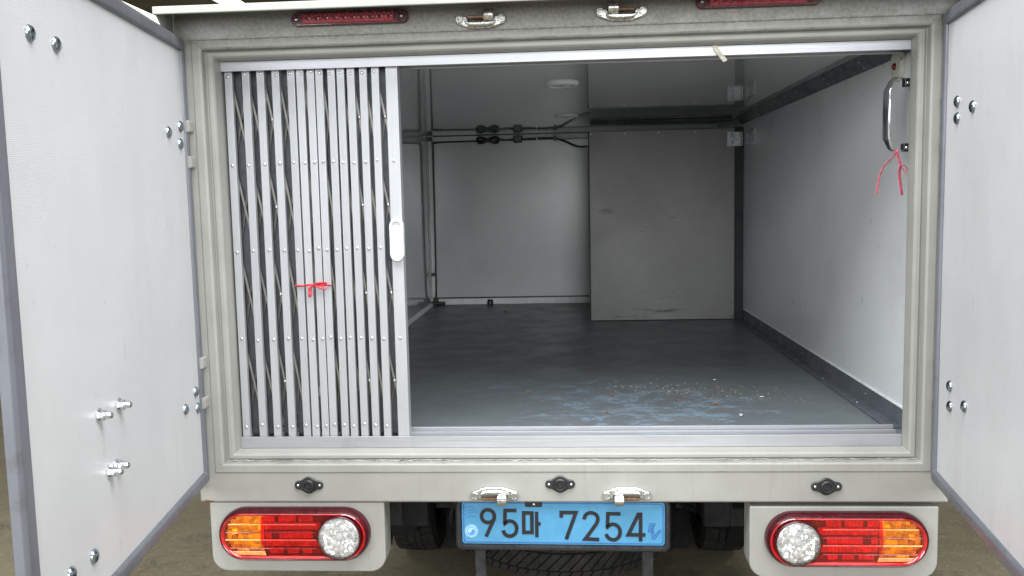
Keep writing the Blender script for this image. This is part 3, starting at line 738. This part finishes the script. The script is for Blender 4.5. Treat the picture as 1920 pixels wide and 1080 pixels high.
    # round reversing lamp
    put('lens_collar', mx(B().lathe((cc[0], -.0235, cc[1]), (0, -1, 0), [(.0575, 0), (.0570, .006), (.0545, .0085), (.0520, .008)], 40, False)), 'redrim', o, smooth=40)
    b = B(); nr_, ns_ = 9, 34
    for k in range(nr_):
        for q in range(ns_):
            r0, r1 = .052 * k / nr_, .052 * (k + 1) / nr_; a0, a1 = 2 * math.pi * (q + .4 * k) / ns_, 2 * math.pi * (q + 1 + .4 * k) / ns_
            tile(b, [(cc[0] + a_[0] * math.cos(a_[1]), cc[1] + a_[0] * math.sin(a_[1])) for a_ in ((r0, a0), (r1, a0), (r1, a1), (r0, a1))], -.0262 - .004 * (k / nr_) ** 2, .28)
    put('reversing_reflector', mx(b), 'reflector', o)
    put('reversing_bulb', mx(B().dome((cc[0], -.0275, cc[1] + .004), (0, -1, 0), .011, .006)), 'lampwhite', o, smooth=50)
    put('reversing_lens', mx(B().lathe((cc[0], -.0315, cc[1]), (0, -1, 0), [(.0522, 0), (.0518, .002), (.046, .0048), (.03, .0075), (.012, .0088), (.001, .009)], 40, False)), 'clearfilter', o, smooth=50)
    put('lens_rim', mx(B().lathe((cc[0], -.0315, cc[1]), (0, -1, 0), [(.0532, 0), (.0532, .0015), (.0518, .0022), (.0510, .001)], 40, False)), 'dullchrome', o, smooth=50)
tail(-1); tail(1)

# ------------------------------------------------------------------ licence plate
PC = Vector((-.0045, .022, -.2185)); SC = 1 / 740.0
PM = Matrix.Translation(PC) @ Matrix.Rotation(.0085, 4, 'Y')
def P2(px, py): return ((px - 1056) * SC, (981.0 - py) * SC)
def pm(b): return b.xf(PM)
pl = put('license_plate', pm(B().prism(rrect(-.258, .258, -.055, .057, .008), -.004, .0)), 'plate', T, label='light blue licence plate reading 95마 7254 EV')
fo = rrect(-.274, .272, -.071, .066, .016, 6); fi = rrect(-.2585, .2585, -.0565, .058, .009, 6)
put('plate_frame', pm(B().rings([[(p[0], y, p[1]) for p in q] for q, y in ((fo, .010), (fo, -.006), (rrect(-.269, .267, -.066, .064, .014, 6), -.011), (rrect(-.262, .262, -.0595, .060, .011, 6), -.011), (fi, -.005), (fi, .001))])), 'blackplastic', pl, smooth=35)
put('border_line', pm(B().ribbon(rrect(-.2535, .2535, -.0505, .0535, .007, 5), .0022, -.0052, -.0035, True)), 'plateline', pl)
put('screw_block', pm(B().prism(rrect(-.0955, -.052, .0440, .062, .003, 3), -.0075, -.0035)), 'blackplastic', pl, bevel=.001)
put('screw', pm(B().dome((-.073, -.0075, .051), (0, -1, 0), .005, .003)), 'bolt', pl, smooth=True)
def sm(pts, k=5):
    return [(p.x, p.y) for p in smoothpath([Vector((a, b_, 0)) for a, b_ in pts], k)]
def glyph(strokes, w=6.8, mat='glyph', y=-.0058, name='character', deep=-.0035):
    b = B()
    for st in strokes:
        pts, closed = st
        b.ribbon([P2(*p) for p in pts], w * SC, y, deep, closed)
    put(name, pm(b), mat, pl)
ell = [(914.6 + 12.2 * math.cos(2 * math.pi * i / 28), 967.6 + 12.6 * math.sin(2 * math.pi * i / 28)) for i in range(28)]
glyph([(ell, True)]); 
b = B().ribbon([P2(*p) for p in [(927.3, 969), (926, 974), (923.5, 979), (910.5, 1007.5)]], 6.7 * SC, -.00575, -.0035); put('character', pm(b), 'glyph', pl)
glyph([([(969, 956), (947.5, 956), (946.5, 980.5)] + sm([(946.8, 981.5), (953, 977), (960.5, 977.5), (967, 983), (969, 992), (966, 1001), (958, 1006), (950, 1005), (945, 1000), (943.2, 995)]), False)])
glyph([([(982.5, 960.5), (998, 960.5), (998, 998.5), (982.5, 998.5)], True)])
glyph([([(1007, 958), (1007, 1007.5)], False)], 6.4)
glyph([([(1010.2, 981.5), (1014.5, 981.5)], False)], 6.4)
glyph([([(1053.5, 969), (1053.5, 959), (1081, 959), (1062.5, 1011)], False)])
glyph([(sm([(1096.5, 972), (1098.5, 964.5), (1104, 960), (1110.5, 959), (1117.5, 961.5), (1121.8, 967.5), (1121.5, 975), (1117.5, 983)]) + [(1098.5, 1010), (1124.5, 1011)], False)])
glyph([([(1164.5, 960.5), (1141, 960.5), (1140, 985)] + sm([(1140.3, 986), (1146.5, 981.5), (1154, 981.5), (1161, 986.5), (1163.8, 995), (1161.5, 1005), (1154, 1011), (1146, 1010), (1140, 1005.5), (1138, 1000)]), False)])
glyph([([(1211, 1001), (1179, 1001), (1198, 961), (1202, 961), (1202, 997)], False)])
glyph([([(1202, 1005), (1202, 1013.5)], False)])
# EV mark, plug car mark, round emblem
glyph([([(1219.5, 979), (1229, 979), (1228.2, 982.3), (1222.3, 982.5), (1221.6, 985.2), (1226.6, 985.2), (1225.8, 988.4), (1220.8, 988.5), (1220.2, 991.5), (1226.2, 991.6), (1225.4, 994.8), (1216, 994.7)], True),
       ([(1222.5, 996.5), (1226.2, 996.5), (1227.3, 1004), (1236.5, 992), (1240, 992), (1228.6, 1008.5), (1224.4, 1008.5)], True)], 1.5, 'plateline', -.0052, 'ev_mark')
glyph([(sm([(870.5, 952), (874, 950), (884, 950), (889, 955.5), (894.5, 960), (893.8, 967), (890.5, 970), (887, 967.3), (879, 967.3), (876, 970.2), (872, 969), (871, 965), (874.5, 960.5), (870.8, 957)], 4), True)], 1.5, 'platemid', -.0052, 'plug_car_mark')
for q_ in ([(876, 958.5), (880, 955), (886, 956.5)], [(878, 962.8), (883, 959.8), (889, 961)]):
    glyph([(sm(q_, 4), False)], 1.6, 'platemid', -.0052, 'plug_car_mark')
ec = P2(882.6, 997.3)
b = B().lathe((ec[0], -.0040, ec[1]), (0, -1, 0), [(.0175, 0), (.0175, .0008)], 36); put('emblem', pm(b), 'platepale', pl)
b = B().ribbon([(ec[0] + .0155 * math.cos(2 * math.pi * i / 36), ec[1] + .0155 * math.sin(2 * math.pi * i / 36)) for i in range(36)], .0010, -.0054, -.0045, True)
b.ribbon([(ec[0] + .0105 * math.cos(2 * math.pi * i / 30), ec[1] + .0105 * math.sin(2 * math.pi * i / 30)) for i in range(30)], .0012, -.0054, -.0045, True)
for i in range(8):
    a = R(200 + i * 20); b.ribbon([(ec[0] + .0122 * math.cos(a), ec[1] + .0122 * math.sin(a)), (ec[0] + .0142 * math.cos(a), ec[1] + .0142 * math.sin(a))], .0010, -.0054, -.0045)
put('emblem_ring', pm(b), 'platemid', pl)
# comma-shaped lower half of the swirl
sw = []
for i in range(17): a = R(180 + 180 * i / 16); sw.append((ec[0] + .0085 * math.cos(a), ec[1] + .0085 * math.sin(a)))
for i in range(1, 9): a = R(0 + 180 * i / 8); sw.append((ec[0] + .00425 + .00425 * math.cos(a), ec[1] + .00425 * math.sin(a)))
for i in range(1, 8): a = R(0 - 180 * i / 8); sw.append((ec[0] - .00425 + .00425 * math.cos(a), ec[1] + .00425 * math.sin(a)))
put('emblem_swirl', pm(B().prism(sw, -.0056, -.0045)), 'platemid', pl)

# ------------------------------------------------------------------ underbody
for sx in (-1, 1):
    put('chassis_rail', B().box(sx * .40 - .035, sx * .40 + .035, .10, 2.9, -.26, -.165), 'black', T, bevel=.006)
    put('spring_hanger', B().prism([(sx * .53, -.16), (sx * .445, -.16), (sx * .44, -.36), (sx * .47, -.38), (sx * .60, -.38)], .42, .46), 'bracket', T, bevel=.003)
    lf = put('leaf_spring', B().box(sx * .40 - .032, sx * .40 + .032, .55, 1.7, -.345, -.32).box(sx * .40 - .032, sx * .40 + .032, .65, 1.6, -.372, -.347), 'black', T, bevel=.004)
    put('shackle_plate', B().box(sx * .40 - .06, sx * .40 + .06, .50, .56, -.352, -.337), 'bracket', T, bevel=.002)
    put('bump_stop', B().lathe((sx * .40, .50, -.262), (0, 0, -1), [(.045, 0), (.045, .012), (.032, .02), (.032, .03), (.04, .038), (.025, .055)], 18), 'black', T, smooth=40)
    put('mud_guard', B().prism([(.30, -.16), (.33, -.16), (.56, -.47), (.54, -.49)], sx * .60 - .10, sx * .60 + .04, 'x'), 'black', T)
put('rear_axle', B().lathe((-.6, 1.15, GZ + .29), (1, 0, 0), [(.045, 0), (.045, .40), (.05, .45), (.13, .53), (.15, .6), (.13, .67), (.05, .75), (.045, .8), (.045, 1.2)], 20), 'black', T, smooth=50)
put('dark_filler_box', B().box(-.80, .80, 1.55, 2.9, -.62, -.17), 'black', T, bevel=.01)  # added black block, hides bright ground to keep the underside dark
for sx in (-1, 1):
    put('mud_guard', B().prism([(sx * .76, -.16), (sx * .50, -.16), (sx * .515, -.50), (sx * .53, -.545), (sx * .62, -.555), (sx * .76, -.53)], .775, .785), 'black', T, bevel=.003)
    put('dark_filler_plate', B().prism([(sx * .455, -.16), (sx * .26, -.16), (sx * .25, -.60), (sx * .30, -.655), (sx * .44, -.66)], .93, .96), 'black', T, bevel=.003)  # added black plates that fill the underside with darkness beside the licence plate
    put('shock_absorber', B().tube([(sx * .36, .60, -.17), (sx * .345, .80, -.60)], .022, 14), 'black', T, smooth=50)
    put('brake_drum', B().lathe((sx * .44, 1.15, GZ + .292), (sx, 0, 0), [(.14, 0), (.14, .03), (.12, .045)], 24), 'black', T, smooth=50)
put('underbody_panel', B().box(-.86, .86, .14, 3.0, -.16, -.152), 'black', T)
put('cross_member', B().box(-.80, .80, .30, .36, -.24, -.1605), 'black', T, bevel=.004)
put('cross_member', B().box(-.80, .80, 1.7, 1.9, -.42, -.1605), 'black', T, bevel=.004)

def tyre(name, c, axis, ro, w, nb, slant, rowspec, label=None):
    a = Vector(axis).normalized(); u = a.orthogonal().normalized(); v = a.cross(u); c = Vector(c)
    g_ = .010
    prof = [(ro * .60, -w * .42), (ro * .70, -w * .50), (ro * .86, -w * .52), (ro - .022, -w * .46), (ro - g_, -w * .40), (ro - g_, w * .40), (ro - .022, w * .46), (ro * .86, w * .52), (ro * .70, w * .50), (ro * .60, w * .42)]
    b = B().lathe(c, axis, prof, 56, False)
    def pos(ang, r, h): return tuple(c + a * h + (u * math.cos(ang) + v * math.sin(ang)) * r)
    da = 2 * math.pi / nb
    for (h0, h1, k, ph_) in rowspec:
        for i in range(nb):
            a0 = (i + ph_) * da; a1 = a0 + da * .80
            vs = []
            for r in (ro - g_ - .004, ro):
                rr_ = [r - (.004 if abs(h) > .38 and r == ro else 0) for h in (h0, h1)]
                for (aa, h, q) in ((a0, h0, 0), (a1, h0, 0), (a1 + k * da, h1, 1), (a0 + k * da, h1, 1)):
                    vs.append(pos(aa, rr_[q], h * w))
            b.add(vs, [(0, 1, 2, 3), (7, 6, 5, 4), (0, 4, 5, 1), (1, 5, 6, 2), (2, 6, 7, 3), (3, 7, 4, 0)])
    o = put(name, b, 'rubber', T, label=label)
    put('rim', B().lathe(c, axis, [(ro * .62, -w * .40), (ro * .60, -w * .30), (ro * .50, -w * .1), (ro * .2, -w * .05), (ro * .05, -w * .05)], 36), 'bracket', o, smooth=50)
    return o
rows_r = [(-.47, -.17, .10, 0), (-.15, .02, .35, .3), (.04, .17, -.35, .65), (.19, .47, -.10, .1)]
tyre('rear_wheel', (-.562, 1.15, GZ + .292), (1, 0, 0), .292, .155, 54, .3, rows_r, 'rear tyre left of the licence plate')
tyre('rear_wheel', (.567, 1.15, GZ + .292), (1, 0, 0), .292, .155, 54, .3, rows_r, 'rear tyre right of the licence plate')
rows_s = [(-.47, -.33, .5, 0), (-.31, -.02, 1.5, .2), (.02, .31, -1.5, .7), (.33, .47, -.5, .4)]
tyre('spare_wheel', (-.002, .50, -.372), (0, 0, 1), .305, .165, 62, .8, rows_s, 'spare tyre lying flat under the licence plate')
for x, dx in ((-.222, .0), (.214, .0)):
    put('carrier_strap', B().prism([(.045, -.165), (.051, -.165), (.060, -.30), (.075, -.46), (.069, -.46), (.054, -.30)], x - .014, x + .014, 'x'), 'bracket', T, bevel=.001)
put('plate_mount', B().box(-.25, .25, .034, .05, -.26, -.165).box(-.28, .27, .03, .034, -.29, -.27), 'black', T)
put('brake_hose', B().tube(smoothpath([(-.30, .35, -.17), (-.31, .38, -.25), (-.345, .42, -.33), (-.36, .5, -.4)]), .007, 8), 'bracket', T, smooth=60)
put('brake_hose', B().tube(smoothpath([(.29, .34, -.17), (.32, .38, -.22), (.34, .42, -.30), (.40, .5, -.36)]), .008, 8), 'black', T, smooth=60)

# ------------------------------------------------------------------ loose things
# red string tied round the bars
b = B()
y0 = .0605
b.tube(smoothpath([(-.685, y0 + .004, .398), (-.665, y0, .3975), (-.647, y0 - .001, .400), (-.634, y0 - .003, .3995), (-.622, y0 - .002, .399), (-.603, y0, .3985), (-.5905, y0 + .004, .397)]), .0022, 6, 1.3)
b.tube(smoothpath([(-.634, y0 - .003, .3995), (-.622, y0 - .008, .404), (-.604, y0 - .006, .405), (-.603, y0 - .004, .402), (-.618, y0 - .006, .399), (-.632, y0 - .004, .399)]), .0018, 6, 1.8)
b.tube(smoothpath([(-.634, y0 - .003, .399), (-.620, y0 - .007, .393), (-.604, y0 - .005, .389), (-.612, y0 - .006, .396), (-.632, y0 - .004, .399)]), .0016, 6, 1.6)
b.tube(smoothpath([(-.636, y0 - .004, .399), (-.643, y0 - .005, .392), (-.645, y0 - .004, .382), (-.644, y0 - .006, .376), (-.646, y0 - .005, .369)]), [.0026] * 6 + [.0032] * 6 + [.0036] * 6 + [.0032] * 6 + [.001], 6, 1.4)
b.dome((-.636, y0 - .001, .3995), (0, -1, 0), .0035, .0045, 10)
tag(put('string', b, 'redstring', smooth=60), 'red plastic string tied in a bow round the bars of the folding gate', 'string')
# pink string hanging from the grab handle
b = B(); hx_, hy_, hz_ = .836, .100, .702
def flat(pts, hw, wd=(.8, .6, 0)):
    P = smoothpath(pts, 5); b.rings(strip(P, wd, hw, .0006), True, True)
b.tube(smoothpath([(hx_ + .002, .098, hz_ + .006), (hx_ - .003, .097, hz_ + .002), (hx_ - .004, .104, hz_ - .002), (hx_ + .003, .114, hz_ + .003), (hx_ + .002, .106, hz_ + .008), (hx_ + .002, .098, hz_ + .006)]), .0022, 6)
flat([(hx_, .099, hz_), (hx_ - .014, .099, hz_ - .015), (hx_ - .030, .100, hz_ - .033), (hx_ - .040, .102, hz_ - .058), (hx_ - .043, .102, hz_ - .082), (hx_ - .048, .100, hz_ - .103)], .0034)
flat([(hx_, .098, hz_), (hx_ + .005, .098, hz_ - .018), (hx_ + .009, .097, hz_ - .032), (hx_ + .006, .097, hz_ - .050), (hx_ + .009, .098, hz_ - .072), (hx_ + .014, .098, hz_ - .106)], .0055)
flat([(hx_ + .008, .096, hz_ - .030), (hx_ + .018, .094, hz_ - .034), (hx_ + .025, .095, hz_ - .043), (hx_ + .022, .095, hz_ - .051), (hx_ + .013, .096, hz_ - .040)], .0032, (.3, .8, .5))
tag(put('string', b, 'pinkstring', smooth=60), 'pink plastic string hanging from the chrome grab handle', 'string')
# tape hanging from the top rail
b = B(); b.rings(strip(smoothpath([(.383, .0505, .972), (.384, .0500, .962), (.391, .047, .950), (.400, .044, .938), (.407, .046, .929)], 5), (1, .1, .35), .0055, .0005), True, True)
tag(put('tape_strip', b, 'tape', smooth=60), 'short strip of masking tape dangling from the top rail', 'tape')

# dry leaves, paper scraps and crumbs on the cargo floor
def leaf_mesh(s, seed):
    rnd = random.Random(seed); b = B(); n_ = 10; pts = []
    for i in range(n_):
        a = 2 * math.pi * i / n_; r = s * (.5 + .5 * abs(math.cos(a))) * rnd.uniform(.75, 1.15)
        pts.append((r * math.cos(a), r * .6 * math.sin(a), .002 + s * .35 * abs(math.sin(a)) * rnd.uniform(.3, 1)))
    top = [(x, y, z + .0008) for x, y, z in pts]
    b.add(pts + [(0, 0, .001)] + top + [(0, 0, .0022)], [(i, (i + 1) % n_, n_) for i in range(n_)] + [(n_ + 1 + i, n_ + 1 + (i + 1) % n_, 2 * n_ + 1) for i in range(n_)] + [(i, (i + 1) % n_, n_ + 2 + i if i < n_ - 1 else n_ + 1, n_ + 1 + i) for i in range(n_)])
    return b.mesh('leaf')
leaves = [((.342, .467), .013, 'large orange dry leaf, nearest the middle of the cargo floor debris'), ((.45, .42), .010, 'pale brown dry leaf right of the large orange one'),
          ((.15, .545), .010, 'brown dry leaf on the blue scuffs, left of the debris'), ((-.115, .60), .008, 'tiny brown dry leaf left on the cargo floor, by the pale scuff'),
          ((-.33, 2.62), .015, 'brown dry leaf lying far back near the front wall'), ((.125, .33), .008, 'reddish dry leaf on the blue scuffs near the bottom rail')]
for i, ((x, y), s_, lb) in enumerate(leaves):
    o = link('dry_leaf', leaf_mesh(s_, i), 'leaf'); o.location = (x, y, ZF + .0005); o.rotation_euler = (0, 0, random.uniform(0, 6))
    tag(o, lb, 'leaf', 'dry leaves on the cargo floor')
for i, ((x, y), s_, lb) in enumerate([((.60, .505), .007, 'small white paper scrap at the right of the cargo floor'), ((.495, .283), .011, 'oval white paper scrap near the bottom rail'), ((.50, .76), .006, 'tiny white paper scrap far right among the dust')]):
    o = link('paper_scrap', leaf_mesh(s_, 40 + i), 'paper'); o.location = (x, y, ZF + .0005); o.rotation_euler = (0, 0, i * 1.3)
    tag(o, lb, 'paper scrap', 'paper scraps on the cargo floor')
rnd = random.Random(11); b = B()
for i in range(330):
    if i < 520: x = rnd.gauss(.40, .17); y = .60 - (x - .40) * .18 + rnd.gauss(0, .065)
    elif i < 760: x = rnd.gauss(.25, .28); y = rnd.gauss(.50, .20)
    else: x = rnd.uniform(-.7, .82); y = rnd.uniform(.15, 2.1)
    if not (-.76 < x < .82 and .13 < y < 2.15): continue
    L_ = rnd.choice((.0012, .0018, .0025, .006)) * rnd.uniform(.6, 1.2); w_ = rnd.uniform(.0005, .0011); a = rnd.gauss(.1, .7)
    dx, dy = math.cos(a) * L_ / 2, math.sin(a) * L_ / 2; nx, ny = -math.sin(a) * w_ / 2, math.cos(a) * w_ / 2; z = ZF + .0003; h = rnd.uniform(.0006, .0018)
    b.add([(x - dx - nx, y - dy - ny, z), (x + dx - nx, y + dy - ny, z), (x + dx + nx, y + dy + ny, z), (x - dx + nx, y - dy + ny, z), (x - dx, y - dy, z + h), (x + dx, y + dy, z + h)],
          [(0, 1, 5, 4), (2, 3, 4, 5), (0, 4, 3), (1, 2, 5), (0, 3, 2, 1)])
o = put('crumbs', b, 'crumb'); o['kind'] = 'stuff'; tag(o, 'straw coloured crumbs and chaff scattered on the cargo floor', 'debris')
